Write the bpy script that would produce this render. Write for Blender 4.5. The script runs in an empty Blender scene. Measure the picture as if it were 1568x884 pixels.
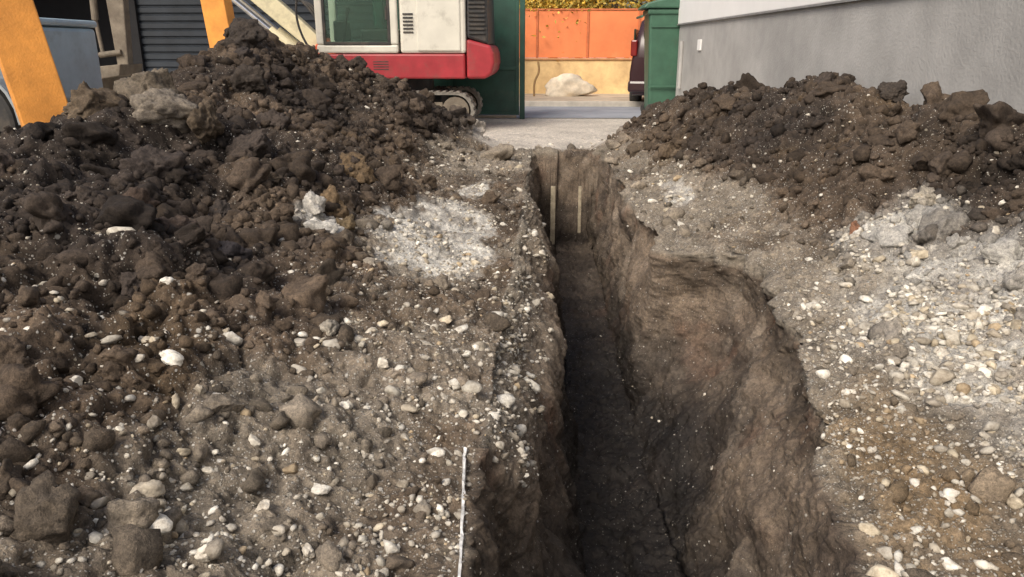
import bpy, bmesh, math, numpy as np
from mathutils import Vector, Matrix
rng=np.random.default_rng(7)
S=bpy.context.scene
S.view_settings.view_transform='Standard'; S.view_settings.look='None'; S.view_settings.exposure=0

# ------------------------------------------------------------------ noise
def hsh(ix,iy,iz,seed):
    h=(ix*374761393+iy*668265263+iz*2147483647+seed*974634777)&0xffffffff
    h=((h^(h>>13))*1274126177)&0xffffffff
    h=h^(h>>16)
    h=(h*668265263)&0xffffffff
    h=h^(h>>15)
    return (h&0xffffff)/float(0xffffff)
def vn(x,y,z,seed=0):
    xi=np.floor(x).astype(np.int64); yi=np.floor(y).astype(np.int64); zi=np.floor(z).astype(np.int64)
    fx=x-xi; fy=y-yi; fz=z-zi
    fx=fx*fx*(3-2*fx); fy=fy*fy*(3-2*fy); fz=fz*fz*(3-2*fz)
    def L(a,b,t): return a+(b-a)*t
    r=[]
    for dz in (0,1):
        a=L(hsh(xi,yi,zi+dz,seed),hsh(xi+1,yi,zi+dz,seed),fx)
        b=L(hsh(xi,yi+1,zi+dz,seed),hsh(xi+1,yi+1,zi+dz,seed),fx)
        r.append(L(a,b,fy))
    return L(r[0],r[1],fz)*2-1
def fbm(x,y,z,sc,oct=4,seed=0,gain=.5):
    a=1;t=0;o=np.zeros_like(x)
    for i in range(oct):
        o+=a*vn(x*sc+i*17.3,y*sc+i*9.1,z*sc+i*3.7,seed+i); t+=a; a*=gain; sc*=2.03
    return o/t
def worley(x,y,sc,seed):
    x=x*sc;y=y*sc
    xi=np.floor(x).astype(np.int64); yi=np.floor(y).astype(np.int64)
    best=np.full(x.shape,9.); bid=np.zeros(x.shape)
    for a in (-1,0,1):
        for b in (-1,0,1):
            cx=xi+a; cy=yi+b
            px=cx+.15+.7*hsh(cx,cy,cx*0,seed); py=cy+.15+.7*hsh(cx,cy,cx*0,seed+1)
            d=(x-px)**2+(y-py)**2
            m=d<best
            best=np.where(m,d,best)
            bid=np.where(m,hsh(cx,cy,cx*0,seed+2),bid)
    return np.sqrt(best),bid
def sstep(a,b,x):
    t=np.clip((x-a)/(b-a),0,1); return t*t*(3-2*t)

# ------------------------------------------------------------------ terrain
def geo(a,b,k):
    out=[a]
    while out[-1]<b: out.append(out[-1]*(1+k))
    out[-1]=b
    return np.array(out)
Y=np.concatenate([[-300,-60,-20,-8,-5,-4],np.linspace(-3,.95,80),geo(1.0,9.88,.0029),np.linspace(9.9,10.12,34),
                  np.arange(10.15,15.3,.035),[15.6,16.5,18,20,24,30,60,150,500]])
off=[0]
while off[-1]<5.8: off.append(off[-1]+.0072+.0038*off[-1])
offL=np.array(off+[8,12,30,100,400])
off=[0]
while off[-1]<2.8: off.append(off[-1]+.0072+.0035*off[-1])
offR=np.array(off+[4,8,30,100,400])
nW=160;nB=56;nWR=190
R=len(Y); NL=len(offL); NR=len(offR)
yy=Y[:,None]
def n1(y,sc,seed): return fbm(y,y*0,y*0,sc,3,seed)
xL=np.interp(Y,[-3,1.6,2.2,2.5,3.2,5,8,10],[-.18,-.19,-.22,-.2,-.2,-.18,-.16,-.14])+.045*n1(Y,1.8,3)*sstep(2.2,2.8,Y)
xR=np.interp(Y,[-3,1.5,2,2.4,2.8,3.3,4.1,4.7,4.92,5.12,6,10],[.8,.84,.88,.96,1.06,1.18,1.36,1.30,1.15,.85,.82,.8])+.06*n1(Y,3.2,5)
bL=.2+.02*n1(Y,1.,8); bR=.66+.025*n1(Y,1.2,9)
D=1.15*sstep(-2.6,-2.4,Y)*(1-sstep(9.93,10.07,Y))
dep=(D/1.15)
ridL=np.array([(-2.9,-3,.45,.36),(-2.4,1,.56,.34),(-2.4,2.5,.63,.34),(-2.7,4.2,.72,.37),(-2.75,5.3,.82,.40),(-2.95,6.6,1.0,.50),(-3.15,8.3,1.34,.74),(-2.75,9.3,1.20,.80),(-2.2,9.9,1.0,.85),(-1.62,10.4,.62,.8),(-.85,11,.06,.7)])
ridR=np.array([(3.1,-3,.3,.36),(3.05,2.4,.40,.36),(2.95,4.0,.56,.46),(2.85,5.1,.74,.58),(2.8,5.6,.72,.62),(2.75,6.2,.77,.66),(2.55,7.5,.93,.72),(2.1,8.8,.75,.76),(1.68,9.8,.64,.85),(1.35,10.5,.28,.8)])
def ridge(x,y,rd,r0=.18):
    best=np.full(x.shape,-9.)
    for a,b in zip(rd[:-1],rd[1:]):
        vx,vy=b[0]-a[0],b[1]-a[1]; l2=vx*vx+vy*vy
        t=np.clip(((x-a[0])*vx+(y-a[1])*vy)/l2,0,1)
        d=np.hypot(x-a[0]-t*vx,y-a[1]-t*vy)
        h=a[2]+(b[2]-a[2])*t; s=a[3]+(b[3]-a[3])*t
        s=np.where((rd[0,0]<0)&(x<-2.9),np.maximum(s,.7),s)
        best=np.maximum(best,h-s*(np.sqrt(d*d+r0*r0)-r0))
    k=.09
    return .5*(best+np.sqrt(best*best+k*k))-.5*(-1+math.sqrt(1+k*k))-.0
def H(x,y):
    z0=x*0
    w=.22*fbm(x,y,z0,1.3,3,40)
    h=ridge(x+w,y+.5*w,ridL)+ridge(x-w,y+.5*w,ridR)
    hp=sstep(.05,.5,h)
    h=h+hp*(.15*fbm(x,y,z0,1.7,3,41))+.055*fbm(x,y,z0,2.3,3,44)
    h+= .10*sstep(.9,2.2,x)*(1-sstep(9,11,y))
    for cx,cy,r,a in ((-2.52,5.0,.33,.24),(-2.15,5.2,.2,.10),(-.85,2.85,.28,.12),(-1.35,2.2,.3,.10),(-1.9,3.3,.35,.12),(-1.55,6.0,.35,.16),(1.5,3.0,.3,.05),(-3.2,8.4,.25,.10),(-3.05,4.1,.3,.05),(-.5,3.6,.2,.06),(-.62,2.3,.2,.05)):
        h+=a*np.exp(-((x-cx)**2+(y-cy)**2)/(r*r))
    near_=(1-sstep(2.2,2.7,y))*(1-sstep(.0,.5,np.abs(x+.2)))
    h=h*(1-.85*near_)
    fade=(1-sstep(12,15,y))*(1-sstep(5.2,6.2,-x))*(1-sstep(6,30,x))*sstep(-6,-3,y)
    return h*fade
X=np.zeros((R,NL+nW+nB+nWR+NR)); Z=np.zeros_like(X); SS=np.zeros_like(X); WALL=np.zeros_like(X)
C=X.shape[1]
YY=np.repeat(yy,C,1)
gx=xL[:,None]-offL[::-1][None,:]
X[:,:NL]=gx; Z[:,:NL]=H(gx,YY[:,:NL]); SS[:,:NL]=gx
zL=Z[:,NL-1]
gx=xR[:,None]+offR[None,:]
k=NL+nW+nB+nWR
X[:,k:]=gx; Z[:,k:]=H(gx,YY[:,k:]); SS[:,k:]=gx+2*D[:,None]
zR=Z[:,k]
t=np.linspace(0,1,nW+2)[1:-1][None,:]
slump=(sstep(2.25,2.6,Y)*(1-sstep(5.5,9,Y)))[:,None]
m1x=(.03+.20*slump); m1z=(.30+.02*slump)
tm=.36
x1=xL[:,None]+m1x; z1=-m1z*dep[:,None]
x=np.where(t<tm,xL[:,None]+(x1-xL[:,None])*(t/tm),x1+(bL[:,None]-x1)*(((t-tm)/(1-tm))**1.6))
z=np.where(t<tm,zL[:,None]+(z1-zL[:,None])*(t/tm)**1.35,z1+(-D[:,None]-z1)*(t-tm)/(1-tm))
X[:,NL:NL+nW]=x; Z[:,NL:NL+nW]=z; SS[:,NL:NL+nW]=x-z; WALL[:,NL:NL+nW]=1
t=np.linspace(0,1,nB)[None,:]
x=bL[:,None]+(bR-bL)[:,None]*t
z=-D[:,None]+.03*dep[:,None]*(2*t-1)**2+.07*dep[:,None]*sstep(.50,.62,t+.10*n1(Y,2,77)[:,None])*(1-sstep(3.2,3.9,yy))
k=NL+nW
X[:,k:k+nB]=x; Z[:,k:k+nB]=z; SS[:,k:k+nB]=x+D[:,None]; WALL[:,k:k+nB]=2
k+=nB
t=np.linspace(1,0,nWR+2)[1:-1][None,:]
bay=(sstep(2.0,2.8,Y)*(1-sstep(4.9,5.15,Y)))[:,None]
fx=(1-bay)*t+bay*(-.06*np.sin(np.clip(t/.3,0,1)*np.pi)+1.0*t**1.35)
x=xR[:,None]+(bR-xR)[:,None]*fx
z=zR[:,None]+(-D-zR)[:,None]*t
X[:,k:k+nWR]=x; Z[:,k:k+nWR]=z; SS[:,k:k+nWR]=x+2*D[:,None]+z; WALL[:,k:k+nWR]=3
def normals(X,YY,Z):
    du=[np.gradient(A,axis=1) for A in (X,YY,Z)]; dv=[np.gradient(A,axis=0) for A in (X,YY,Z)]
    nx=du[1]*dv[2]-du[2]*dv[1]; ny=du[2]*dv[0]-du[0]*dv[2]; nz=du[0]*dv[1]-du[1]*dv[0]
    l=np.sqrt(nx*nx+ny*ny+nz*nz)+1e-12
    return nx/l,ny/l,nz/l
nx,ny,nz=normals(X,YY,Z)
isw=(WALL==1)|(WALL==3); isb=WALL==2
inT=(isw|isb)&(YY<10.1)&(YY>-2.5)
isg=~inT
fadeG=(1-sstep(11.5,14.5,YY))*(1-sstep(5.2,6.2,-X))*sstep(-5,-3,YY)*(1-sstep(4,6,X))
heap=sstep(.10,.42,np.where(isg,Z,0))
def ell(cx,cy,rx,ry,seed,soft=.5):
    d=np.sqrt(((X-cx)/rx)**2+((YY-cy)/ry)**2)
    return 1-sstep(1-soft,1+soft*.6,d+.85*fbm(X,YY,Z,4.5,5,seed,.6))
patch=np.zeros_like(X)
for e in ((-.70,5.25,.38,1.0,60,.2),(-.62,7.3,.15,.5,61,.3),(-1.3,4.4,.16,.16,66,.6),(1.22,6.9,.12,.5,62,.3),(1.95,3.3,.50,.85,63,.5),(2.05,4.3,.25,.35,64,.5),(1.6,2.7,.22,.4,65,.5)):
    patch=np.maximum(patch,ell(*e))
patch*=np.where(inT,0,1)
yard=sstep(10.2,10.8,YY+.5*fbm(X,YY,Z,1.5,3,70))*(1-heap)*(1-inT)
nbig=fbm(X,YY,Z,1.3,4,50)
nmid=fbm(X,YY,Z,5.,4,52)
rightg=(X>.7)*(1-heap)
grav=np.clip((1-heap)*.62+.6*nbig+.35*nmid-.02+.3*rightg,0,1)*(~inT)
slL=np.clip(1+Z/.34,0,1)*(WALL==1)*slump*inT
grav=np.maximum(grav,slL*.8)
darkL=np.clip(.60+1.3*fbm(X,YY,Z,.9,3,55)+.35*nmid,0,1)
# ---- displacement
wy=YY+.04*fbm(X+5,YY,Z,7,3,81); ws=SS+.04*fbm(X,YY+7,Z,7,3,82)
disp=np.zeros_like(X)
edgekeep=1-(1-sstep(2.2,2.7,YY))*(1-sstep(.04,.30,np.abs(X+.2)))
amt=np.where(isg,.45+.55*heap,0)*(1-.5*patch)*edgekeep
def dome(sc,seed,pw=.5,r=.62):
    f,i=worley(ws,wy,sc,seed)
    return np.clip(1-(f/r)**2,0,1)**pw*(.25+.75*i),i
d1,i1=dome(2.9,11,.5); d2,i2=dome(6.5,12,.45); d3,i3=dome(14.,13,.45); d4,i4=dome(30.,14,.5)
bigm=sstep(-.15,.3,fbm(X,YY,Z,1.9,2,90))
disp+=amt*(.13*(d1-.4)*bigm*(i1>.4)+.085*(d2-.35)*(i2>.3)*sstep(-.4,.15,fbm(X,YY,Z,2.5,2,91)))
disp+=np.where(isg,(.026+.018*heap)*(d3-.3)*(i3>.25)+.011*(d4-.3)*(i4>.3),0)*(1-.4*patch)
rid=1-np.abs(fbm(X,YY,Z,8.,4,192,.6))*2.4
disp+=np.where(isg,.036*fbm(X,YY,Z,9.,4,92,.62)*(.6+.7*heap)+.026*(rid-.5)*(.4+.6*heap)+.016*fbm(X,YY,Z,40.,3,93),0)
rw=fbm(X,YY,Z,2.2,3,94); rr=1-np.abs(fbm(X,YY,Z*.6,5.,4,95))*2.2
streak=fbm(X*.3,YY,Z*.25,14.,3,99)
disp+=np.where(isw&inT,.13*rw+.035*(rr-.5)+.016*streak+.022*fbm(X,YY,Z,18.,4,96,.6)+.006*fbm(X,YY,Z,60.,2,97),0)
disp+=np.where((WALL==1)&inT,slL*(.03*(d3-.3)+.014*(d4-.3)),0)
upw=np.clip(1+Z/.7,0,1)
disp+=np.where((WALL==3)&inT,bay*upw*(.055*(d2-.4)*(i2>.4)+.025*(d3-.4)*(i3>.5)),0)
disp+=np.where(isb&inT,.045*rw+.035*(d3-.3)*(i3>.4)+.03*(d2-.3)*(i2>.5)+.014*fbm(X,YY,Z,20.,3,98),0)
disp*=np.where(isg,fadeG*(1-.75*yard),1)
X2=X+nx*disp; Y2=YY+ny*disp; Z2=Z+nz*disp
# ---- colour
def c3(r,g,b): return np.array([r,g,b])
DK=c3(.039,.032,.028); BR=c3(.108,.083,.062); GR=c3(.245,.222,.188); WH=c3(.57,.575,.56); OC=c3(.24,.165,.085); RD=c3(.15,.085,.058)
def mixc(A,B,t): return A*(1-t[...,None])+B*t[...,None]
one=np.ones(X.shape+(3,))
col=one*BR
col=mixc(col,DK,np.clip(darkL*heap*1.15,0,1))
col=mixc(col,GR,sstep(.3,.95,grav)*.85)
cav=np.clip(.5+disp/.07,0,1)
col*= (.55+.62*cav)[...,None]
col*=(1+.5*fbm(X,YY,Z,3,4,101))[...,None]
col=mixc(col,OC*.6,np.clip(sstep(.3,.5,fbm(X,YY,Z,2.2,3,102))*.22,0,1)*isg)
och=ell(1.15,2.15,.25,.65,103,.6)*(X>.8); col=mixc(col,OC,och*.5)
col=mixc(col,WH*np.where(X>0,.88,1.)[...,None],patch*(.45+.5*sstep(-.35,.2,nmid)))
wc=mixc(one*c3(.155,.126,.100),one*c3(.072,.058,.048),sstep(-.25,.45,fbm(X,YY,Z*2,2.2,4,104)))
wc=mixc(wc,one*c3(.24,.205,.17),sstep(.05,.6,fbm(X,YY,Z,4,4,105))*.7)
wc=mixc(wc,one*RD,sstep(.15,.5,fbm(X,YY,Z,3,4,106))*.4)
rust=np.exp(-(((X-1.33)/.12)**2+((YY-3.95)/.16)**2+((Z+.14)/.10)**2))*sstep(-.4,.2,nmid); wc=mixc(wc,one*c3(.22,.095,.04),np.clip(rust*1.2,0,1))
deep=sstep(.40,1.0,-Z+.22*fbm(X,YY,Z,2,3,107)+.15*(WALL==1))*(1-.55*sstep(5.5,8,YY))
wc=mixc(wc,one*c3(.016,.015,.015),deep*.93)  # trench shade painted into the soil colour, along with the wet dark floor
wc=mixc(wc,GR*one*.9,slL*.7)
wc*=(1+.4*fbm(X,YY,Z,6,4,109)+.2*streak)[...,None]
lip_shade=np.exp(-((-Z-.12)/.10)**2)*(WALL==3)*bay  # shadow beneath the bay lip, painted into the wall colour
wc*=(1-.45*lip_shade)[...,None]
topb=np.clip(1+Z/.04+.3*nmid,0,1)*isw*inT*(YY>2.3)
wc=mixc(wc,GR*.8*one,topb)
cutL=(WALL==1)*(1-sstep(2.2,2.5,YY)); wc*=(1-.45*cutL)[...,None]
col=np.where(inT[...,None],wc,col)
pale=c3(.50,.48,.45)*one*(1+.3*fbm(X,YY,Z,2.5,4,108))[...,None]
col=mixc(col,pale,yard*.95)
col=np.clip(col,.006,.9)
speck=np.clip(np.where(isg,.30+.75*grav+.6*patch,0)+slL,0,1)*(1-.7*yard)
speck=np.where(inT,np.maximum(slL,.15),speck)
wet=np.where(inT,deep,0)

def grid_mesh(name,P,rows,cols):
    me=bpy.data.meshes.new(name)
    me.vertices.add(rows*cols); me.vertices.foreach_set('co',P.astype(np.float32).ravel())
    i=np.arange(rows-1)[:,None]*cols+np.arange(cols-1)[None,:]
    q=np.stack([i,i+1,i+cols+1,i+cols],-1).reshape(-1,4)
    n=len(q)
    me.loops.add(n*4); me.loops.foreach_set('vertex_index',q.astype(np.int32).ravel())
    me.polygons.add(n); me.polygons.foreach_set('loop_start',np.arange(0,n*4,4,dtype=np.int32)); me.polygons.foreach_set('loop_total',np.full(n,4,dtype=np.int32))
    me.polygons.foreach_set('use_smooth',np.ones(n,dtype=bool))
    me.update(calc_edges=True)
    return me
P=np.stack([X2,Y2,Z2],-1)
me=grid_mesh('ground',P,R,C)
def setcol(me,c,name='Col'):
    a=me.attributes.new(name,'FLOAT_COLOR','POINT')
    cc=np.ones((len(me.vertices),4),dtype=np.float32); cc[:,:3]=c.reshape(-1,3)
    a.data.foreach_set('color',cc.ravel())
def setf(me,c,name):
    a=me.attributes.new(name,'FLOAT','POINT'); a.data.foreach_set('value',c.astype(np.float32).ravel())
setcol(me,col); setf(me,speck,'speck'); setf(me,wet,'wet')
ground=bpy.data.objects.new('ground',me); S.collection.objects.link(ground)

# ------------------------------------------------------------------ node helpers
def newmat(name):
    m=bpy.data.materials.new(name); m.use_nodes=True
    nt=m.node_tree; b=nt.nodes['Principled BSDF']
    return m,nt,b
def N(nt,t,**kw):
    n=nt.nodes.new(t)
    for k,v in kw.items():
        if k in n.inputs.keys(): n.inputs[k].default_value=v
        else: setattr(n,k,v)
    return n
def ramp(nt,src,a,b,ca=(0,0,0,1),cb=(1,1,1,1)):
    r=nt.nodes.new('ShaderNodeValToRGB'); r.color_ramp.elements[0].position=a; r.color_ramp.elements[1].position=b
    r.color_ramp.elements[0].color=ca; r.color_ramp.elements[1].color=cb
    nt.links.new(src,r.inputs[0]); return r.outputs[0]
def mixrgb(nt,bt,f,a,b):
    m=nt.nodes.new('ShaderNodeMix'); m.data_type='RGBA'; m.blend_type=bt
    for s,v in ((m.inputs[0],f),(m.inputs[6],a),(m.inputs[7],b)):
        if hasattr(v,'links'): nt.links.new(v,s)
        else: s.default_value=v
    return m.outputs[2]
def math_(nt,op,a,b=0.):
    m=nt.nodes.new('ShaderNodeMath'); m.operation=op
    for s,v in ((m.inputs[0],a),(m.inputs[1],b)):
        if hasattr(v,'links'): nt.links.new(v,s)
        else: s.default_value=v
    return m.outputs[0]
def simple(name,colr,rough=.6,metal=0.,var=.15,scale=6.,bump=.0,bscale=60.,dirt=0.,dirtcol=(.12,.095,.07,1)):
    m,nt,b=newmat(name)
    tc=N(nt,'ShaderNodeTexCoord')
    n=N(nt,'ShaderNodeTexNoise',Scale=scale,Detail=6.,Roughness=.65); nt.links.new(tc.outputs['Object'],n.inputs['Vector'])
    c=colr if len(colr)==4 else tuple(colr)+(1,)
    lo=tuple(v*(1-var*1.6) for v in c[:3])+(1,); hi=tuple(min(1,v*(1+var)) for v in c[:3])+(1,)
    o=ramp(nt,n.outputs[0],.3,.7,lo,hi)
    if dirt>0:
        n2=N(nt,'ShaderNodeTexNoise',Scale=scale*.7+1,Detail=8.,Roughness=.7); nt.links.new(tc.outputs['Object'],n2.inputs['Vector'])
        f=ramp(nt,n2.outputs[0],.62-dirt*.35,.72)
        o=mixrgb(nt,'MIX',math_(nt,'MULTIPLY',f,min(1,dirt*1.5)),o,dirtcol)
    nt.links.new(o,b.inputs['Base Color']); b.inputs['Roughness'].default_value=rough; b.inputs['Metallic'].default_value=metal
    if bump>0:
        n3=N(nt,'ShaderNodeTexNoise',Scale=bscale,Detail=5.); nt.links.new(tc.outputs['Object'],n3.inputs['Vector'])
        bp=N(nt,'ShaderNodeBump',Strength=bump,Distance=.01); nt.links.new(n3.outputs[0],bp.inputs['Height']); nt.links.new(bp.outputs[0],b.inputs['Normal'])
    return m
def soilmat(name,speckles=True):
    m,nt,b=newmat(name)
    tc=N(nt,'ShaderNodeTexCoord'); V=tc.outputs['Object']
    at=N(nt,'ShaderNodeAttribute',attribute_name='Col')
    def noise(s,d=5.,r=.6):
        n=N(nt,'ShaderNodeTexNoise',Scale=s,Detail=d,Roughness=r); nt.links.new(V,n.inputs['Vector']); return n.outputs[0]
    nA=noise(55.,6.,.7); nB_=noise(14.,4.); nC=noise(240.,3.)
    c=mixrgb(nt,'MULTIPLY',1.,at.outputs['Color'],ramp(nt,nA,.3,.72,(.5,.5,.5,1),(1.55,1.5,1.42,1)))
    c=mixrgb(nt,'MULTIPLY',1.,c,ramp(nt,nB_,.3,.7,(.72,.72,.74,1),(1.25,1.22,1.18,1)))
    c=mixrgb(nt,'MULTIPLY',1.,c,ramp(nt,nC,.3,.7,(.7,.7,.7,1),(1.3,1.3,1.3,1)))
    h=math_(nt,'ADD',math_(nt,'MULTIPLY',nA,.7),math_(nt,'MULTIPLY',nC,.25))
    if speckles:
        sp=N(nt,'ShaderNodeAttribute',attribute_name='speck')
        for sc,th,hh in ((75.,.78,.35),(150.,.70,.2),(38.,.93,.5)):
            v=N(nt,'ShaderNodeTexVoronoi',Scale=sc); v.feature='F1'; nt.links.new(V,v.inputs['Vector'])
            sep=N(nt,'ShaderNodeSeparateColor'); nt.links.new(v.outputs['Color'],sep.inputs[0])
            rnd=sep.outputs[0]
            lim=math_(nt,'SUBTRACT',1.02,math_(nt,'MULTIPLY',sp.outputs['Fac'],1.02-th))
            on=math_(nt,'GREATER_THAN',rnd,lim)
            shape=ramp(nt,v.outputs['Distance'],.30,.46,(1,1,1,1),(0,0,0,1))
            f=math_(nt,'MULTIPLY',on,shape)
            pc=mixrgb(nt,'MIX',sep.outputs[1],(.26,.23,.18,1),(.60,.58,.54,1))
            c=mixrgb(nt,'MIX',math_(nt,'MULTIPLY',f,.85),c,pc)
            h=math_(nt,'ADD',h,math_(nt,'MULTIPLY',f,hh))
    nt.links.new(c,b.inputs['Base Color'])
    if speckles:
        w=N(nt,'ShaderNodeAttribute',attribute_name='wet')
        r=math_(nt,'SUBTRACT',.93,math_(nt,'MULTIPLY',w.outputs['Fac'],.45)); nt.links.new(r,b.inputs['Roughness'])
    else: b.inputs['Roughness'].default_value=.93
    b.inputs['Specular IOR Level'].default_value=.25
    bp=N(nt,'ShaderNodeBump',Strength=1.,Distance=.014); nt.links.new(h,bp.inputs['Height']); nt.links.new(bp.outputs[0],b.inputs['Normal'])
    return m
msoil=soilmat('excavated_soil'); mclod=soilmat('soil_clod',False)
ground.data.materials.append(msoil)
def stonemat():
    m,nt,b=newmat('stone')
    tc=N(nt,'ShaderNodeTexCoord'); V=tc.outputs['Object']; at=N(nt,'ShaderNodeAttribute',attribute_name='Col')
    n=N(nt,'ShaderNodeTexNoise',Scale=35.,Detail=6.,Roughness=.7); nt.links.new(V,n.inputs['Vector'])
    c=mixrgb(nt,'MULTIPLY',1.,at.outputs['Color'],ramp(nt,n.outputs[0],.32,.62,(.5,.46,.41,1),(1.15,1.14,1.1,1)))
    nt.links.new(c,b.inputs['Base Color']); b.inputs['Roughness'].default_value=.85
    n2=N(nt,'ShaderNodeTexNoise',Scale=160.,Detail=4.); nt.links.new(V,n2.inputs['Vector'])
    bp=N(nt,'ShaderNodeBump',Strength=.5,Distance=.006); nt.links.new(n2.outputs[0],bp.inputs['Height']); nt.links.new(bp.outputs[0],b.inputs['Normal'])
    return m
mstone=stonemat()

# ------------------------------------------------------------------ rocks
def ico(sub):
    bm=bmesh.new(); bmesh.ops.create_icosphere(bm,subdivisions=sub,radius=1)
    v=np.array([p.co[:] for p in bm.verts]); f=np.array([[q.index for q in p.verts] for p in bm.faces]); bm.free(); return v,f
def variant(sub,seed,rough,cuts,freq=1.3,gain=.5,fine=0.):
    v,f=ico(sub); r=np.random.default_rng(seed)
    o=r.uniform(0,50,3)
    for _ in range(cuts):
        n=r.normal(size=3); n/=np.linalg.norm(n); h=r.uniform(.45,.8)
        dd=v@n; over=np.clip(dd-h,0,None); v=v-over[:,None]*n*.92
    d=1+rough*fbm(v[:,0]+o[0],v[:,1]+o[1],v[:,2]+o[2],freq,5,seed,gain)
    if fine: d+=fine*fbm(v[:,0]+o[0],v[:,1]+o[1],v[:,2]+o[2],7.,3,seed+9,.6)
    v=v*d[:,None]
    return v,f
def scatter(name,pos,size,colr,variants,mat,flat=.65,sink=.25,smooth=True,nrm=None):
    n=len(pos); vs=[];fs=[];cs=[];base=0
    which=rng.integers(0,len(variants),n)
    for k,(v,f) in enumerate(variants):
        idx=np.where(which==k)[0]
        if len(idx)==0: continue
        m=len(idx)
        a=rng.uniform(0,2*np.pi,m); tl=rng.normal(0,.35,m); tl2=rng.normal(0,.35,m)
        sx=size[idx]*rng.uniform(.8,1.3,m); sy=size[idx]*rng.uniform(.6,1.,m); sz=size[idx]*flat*rng.uniform(.75,1.2,m)
        p=v[None]*np.stack([sx,sy,sz],-1)[:,None,:]
        ct,st=np.cos(tl)[:,None],np.sin(tl)[:,None]
        p=np.stack([p[...,0],p[...,1]*ct-p[...,2]*st,p[...,1]*st+p[...,2]*ct],-1)
        ct,st=np.cos(tl2)[:,None],np.sin(tl2)[:,None]
        p=np.stack([p[...,0]*ct+p[...,2]*st,p[...,1],-p[...,0]*st+p[...,2]*ct],-1)
        ct,st=np.cos(a)[:,None],np.sin(a)[:,None]
        p=np.stack([p[...,0]*ct-p[...,1]*st,p[...,0]*st+p[...,1]*ct,p[...,2]],-1)
        p=p+pos[idx][:,None,:]; p[...,2]+=(sz*(1-2*sink))[:,None]*.5
        vs.append(p.reshape(-1,3)); fs.append((f[None]+(np.arange(m)*len(v))[:,None,None]+base).reshape(-1,3)); base+=m*len(v)
        cs.append(np.repeat(colr[idx],len(v),0))
    v=np.concatenate(vs); f=np.concatenate(fs); c=np.concatenate(cs)
    me=bpy.data.meshes.new(name); me.vertices.add(len(v)); me.vertices.foreach_set('co',v.astype(np.float32).ravel())
    me.loops.add(len(f)*3); me.loops.foreach_set('vertex_index',f.astype(np.int32).ravel())
    me.polygons.add(len(f)); me.polygons.foreach_set('loop_start',np.arange(0,len(f)*3,3,dtype=np.int32)); me.polygons.foreach_set('loop_total',np.full(len(f),3,dtype=np.int32))
    me.polygons.foreach_set('use_smooth',np.full(len(f),smooth)); me.update(calc_edges=True)
    setcol(me,c); me.materials.append(mat)
    o=bpy.data.objects.new(name,me); S.collection.objects.link(o); return o
du=np.gradient(X,axis=1); dzu=np.gradient(Z,axis=1); dv=np.gradient(YY,axis=0)
area=np.hypot(du,dzu)*dv
vis=(YY>.9)&(YY<12)&(X>-4.2)&(X<3.1)
persp=1/np.clip(YY,1.5,20)**1.7
PF=P.reshape(-1,3); CF=col.reshape(-1,3)
def pick(w,n):
    w=(w*vis*area).ravel(); w=w/w.sum(); return rng.choice(len(w),n,p=w)
stonecols=np.array([(.58,.55,.49),(.49,.46,.41),(.72,.70,.65),(.39,.35,.29),(.52,.46,.36),(.31,.28,.24),(.43,.34,.23)])
def scol(n): return stonecols[rng.choice(7,n,p=[.2,.18,.24,.14,.10,.1,.04])]*rng.uniform(.7,1.1,(n,1))
V1=[variant(1,200+i,.4,4) for i in range(10)]
V2=[variant(2,300+i,.5,6) for i in range(10)]
VC=[variant(2,350+i,.8,2,1.6,.55) for i in range(10)]
V3=[variant(4,400+i,.75,5,1.5,.5,.10) for i in range(10)]
nlow=fbm(X,YY,Z,2.4,3,120)
wst=(.10+grav*.9+patch*1.8+slL*1.2+och*1.2)*np.where(inT,np.where(slL>.2,1,.08),1)*(1-.8*yard)
wst*=.2+sstep(-.25,.3,nlow)
i=pick(wst*persp,15000); s=np.exp(rng.normal(math.log(.0063),.45,len(i)))*(.75+.16*PF[i,1]); s=np.clip(s,.003,.03)
scatter('gravel_stones',PF[i],s,scol(len(i)),V1,mstone)
i=pick(wst*(1+2.5*patch*(X>0))*persp,2100); s=np.exp(rng.normal(math.log(.016),.42,len(i)))*(.85+.08*PF[i,1]); s=np.clip(s,.01,.05)
scatter('pebbles',PF[i],s,scol(len(i))*1.03,V2,mstone)
near=[(-1.18,2.25,.045),(-1.25,2.18,.025),(-1.04,2.12,.022),(-1.02,1.93,.030),(-.86,2.05,.03),(-.33,1.92,.040),(-.64,1.95,.034),(-.40,1.75,.02),(-1.02,1.72,.045),(-.92,1.66,.04),(-.97,1.6,.05),(-.6,1.7,.025),(-1.1,1.95,.04),(-.9,2.7,.035),(-.8,2.75,.05),(-.45,3.4,.04),(-.52,3.1,.04),(-.48,3.0,.03),(-.35,2.6,.028),(-.66,2.35,.025),
      (-1.3,2.45,.03),(-1.15,2.6,.026),(-.75,1.8,.03),(-.55,2.15,.024),(-.78,2.2,.022),(-.5,1.62,.03),(-1.35,2.0,.035),(-1.4,2.7,.035),(-.6,2.7,.03),(-.7,3.2,.032),(-1.0,3.3,.035),(-.3,3.0,.025),(-.9,3.9,.04),(-1.1,4.1,.045),(-.6,1.5,.03),(-.8,1.55,.035),
      (1.95,3.9,.06),(1.75,3.5,.04),(2.0,3.1,.05),(1.6,2.9,.035),(1.3,2.55,.03),(1.45,2.3,.03),(1.7,2.55,.03),(2.2,3.6,.045),(1.35,1.95,.03),(1.1,2.3,.02),(2.1,3.35,.05),(1.85,2.8,.04),(1.9,2.6,.045),(1.55,3.3,.035),(1.7,3.1,.04),(2.25,3.0,.045),(2.0,2.85,.035)]
flatP=P.reshape(-1,3)
from mathutils.kdtree import KDTree
sub=np.where(((~inT)&vis).ravel())[0][::3]
kd=KDTree(len(sub))
for j,q in enumerate(sub): kd.insert((flatP[q,0],flatP[q,1],0),j)
kd.balance()
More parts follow.
